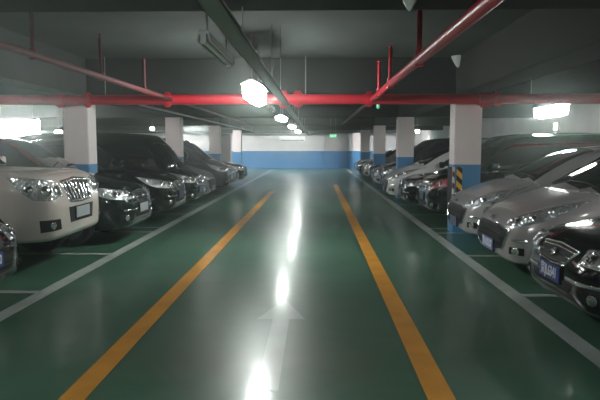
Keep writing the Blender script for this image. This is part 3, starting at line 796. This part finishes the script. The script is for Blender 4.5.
for x, y in ((-9, 39.6), (-5.2, 39.6), (-1.6, 39.6), (4.8, 39.6), (-7, 33.5)):  # unseen lamps added to brighten the far wall
    make_lamp('added unseen tube light high between the beams, brightening the far wall', (x*S, y*S, 3.02*S), R(90), ceil=3.38, glow='lampadded')['group'] = 'added lamps between the far beams'

# smoke detectors: white cones under the slab
def cone(label, x, y, zc, k):
    b = bmesh.new(); lathe(b, [(.075*k, 0), (.075*k, -.018*k), (.062*k, -.045*k), (.026*k, -.11*k), (.012*k, -.125*k)], 'z', 20, False)
    o = link('smoke_detector', b, M['white'], None, True, 40); o.location = (x*S, y*S, zc*S); return tag(o, label, 'smoke detector')
cone('white cone detector under the ceiling beside the beam, above the nearest right column', 2.66, 11.3, 3.38, 1.55)
cone('white cone detector at top edge of picture, left of the red sprinkler pipe', .60, 3.9, 2.64, .55)

# exit sign
t = thing('exit_sign', 'green lit exit sign hanging over the far end of the aisle', 'exit sign', (.76*S, 26.3*S, 2.14*S))
b = bmesh.new(); box(b, -.14, .14, -.02, .02, -.085, .085); bevel(b, .006, 1); link('panel', b, M['exitgreen'], t)
tm = text_mesh('EXIT', .13); tm.transform(Matrix.Translation((0, -.0225, 0)) @ Matrix.Rotation(R(90), 4, 'X')); link_me('lettering', tm, M['exitwhite'], t)
b = bmesh.new()
for x in (-.1, .1): tube(b, (x, 0, .08), (x, 0, 3.38*S - 2.14*S), .006, n=6)
link('hanger_rod', b, M['grey'], t)
# green indicator under the fire main
t = thing('indicator_light', 'small green indicator light under the red fire main', 'indicator light', (px(377), PY*S, HZ - .09))
b = bmesh.new(); tube(b, (0, 0, 0), (0, 0, -.035), .03, n=12); link('base', b, M['white'], t)
b = bmesh.new(); bmesh.ops.create_uvsphere(b, u_segments=12, v_segments=8, radius=.032); bmesh.ops.translate(b, vec=(0, 0, -.045), verts=b.verts); link('lens', b, M['exitgreen'], t, True)
# lit boxes on the walls
def wallbox(label, loc, rz, w=.28, h=.24):
    t = thing('emergency_light', label, 'emergency light', loc, rz)
    b = bmesh.new(); box(b, -w/2, w/2, -.06, 0, -h/2, h/2); bevel(b, .01, 1); link('case', b, M['white'], t)
    b = bmesh.new(); box(b, -w/2 + .02, w/2 - .02, -.07, -.061, -h/2 + .02, h/2 - .02); link('panel', b, M['lampdim'], t)
wallbox('small square lit box on the right wall below the right tube light', (XR, 18.6*S, 2.30*S), R(-90))
t = thing('pendant_light', 'small square lit lamp left of the nearest left column', 'ceiling light', (-7.75*S, 17.6*S, 2.09*S))
b = bmesh.new(); box(b, -.08, .08, -.08, .08, -.07, .07); bevel(b, .02, 2); link('shade', b, M['lamp'], t)
b = bmesh.new(); tube(b, (0, 0, .07), (0, 0, 3.38*S - 2.09*S), .006, n=6); link('hanger_rod', b, M['grey'], t)

def pendant(label, x, y, z):
    t = thing('pendant_light', label, 'ceiling light', (x*S, y*S, z*S))
    b = bmesh.new(); box(b, -.07, .07, -.07, .07, -.06, .06); bevel(b, .02, 2); link('shade', b, M['lamp'], t)
    b = bmesh.new(); tube(b, (0, 0, .06), (0, 0, 3.38*S - z*S), .006, n=6); link('hanger_rod', b, M['grey'], t)
pendant('tiny lit lamp over the left row, between first and second left columns', -7.3, 26.2, 2.46)
pendant('tiny lit lamp over the right row, between second and first right columns', 4.35, 25.6, 2.32)

# back wall: door, air conditioner
b = bmesh.new(); box(b, -7.30*S, -6.55*S, YB - .05, YB, 0, 2.62*S); o = link('door_1', b, M['door']); o['kind'] = 'structure'
b = bmesh.new(); tube(b, (-6.66*S, YB - .09, 1.0), (-6.66*S, YB - .05, 1.0), .012, n=8); tube(b, (-6.66*S, YB - .09, 1.0), (-6.80*S, YB - .09, 1.0), .012, n=8); link('door_handle', b, M['chrome'], o)
b = bmesh.new()
for x0, x1, z0, z1 in ((-7.38, -7.30, 0, 2.70), (-6.55, -6.47, 0, 2.70), (-7.30, -6.55, 2.62, 2.70)): box(b, x0*S, x1*S, YB - .07, YB, z0*S, z1*S)
link('door_frame', b, M['grey'], o)
t = thing('air_conditioner', 'long white wall-mounted air conditioner on the back wall', 'air conditioner', (-1.80*S, YB, 2.08*S))
b = bmesh.new(); box(b, -.9, .9, -.30, 0, 0, .34); bevel(b, .04, 3); link('case', b, mat('ac_white_glow', (.9, .9, .9), .4, emit=(.95, 1, 1), estr=.25), t, True)  # case glows faintly in place of light falling on it
b = bmesh.new(); box(b, -.8, .8, -.31, -.28, .025, .075); link('vent', b, M['door'], t)

# ------------------------------------------------------------------ light, haze, camera
w = bpy.data.worlds.new('world'); bpy.context.scene.world = w; w.use_nodes = True
nt = w.node_tree; bg = nt.nodes['Background']; bg.inputs['Color'].default_value = (.02, .03, .027, 1); bg.inputs['Strength'].default_value = 1
HAZE = 0.008
if HAZE:
    vs = nt.nodes.new('ShaderNodeVolumeScatter'); vs.inputs['Color'].default_value = (.9, 1, .96, 1)
    vs.inputs['Density'].default_value = HAZE; vs.inputs['Anisotropy'].default_value = .9
    nt.links.new(vs.outputs[0], nt.nodes['World Output'].inputs['Volume'])

cam = bpy.data.cameras.new('camera'); co = bpy.data.objects.new('camera', cam); C.objects.link(co)
cam.sensor_width = 36; cam.lens = 36 * 588 / 600; cam.clip_start = .05; cam.clip_end = 200
co.location = (0, 0, 1.7*S); co.rotation_euler = (R(90 - 5.25), 0, math.atan(16 / 588))
sc = bpy.context.scene; sc.camera = co
sc.view_settings.view_transform = 'Standard'; sc.view_settings.look = 'None'
sc.view_settings.exposure = 0.25; sc.view_settings.gamma = 1.0
cy = sc.cycles
cy.use_denoising = True
cy.max_bounces = 7; cy.diffuse_bounces = 3; cy.glossy_bounces = 4; cy.volume_bounces = 0; cy.transmission_bounces = 2
cy.sample_clamp_indirect = 4; cy.caustics_reflective = False; cy.caustics_refractive = False
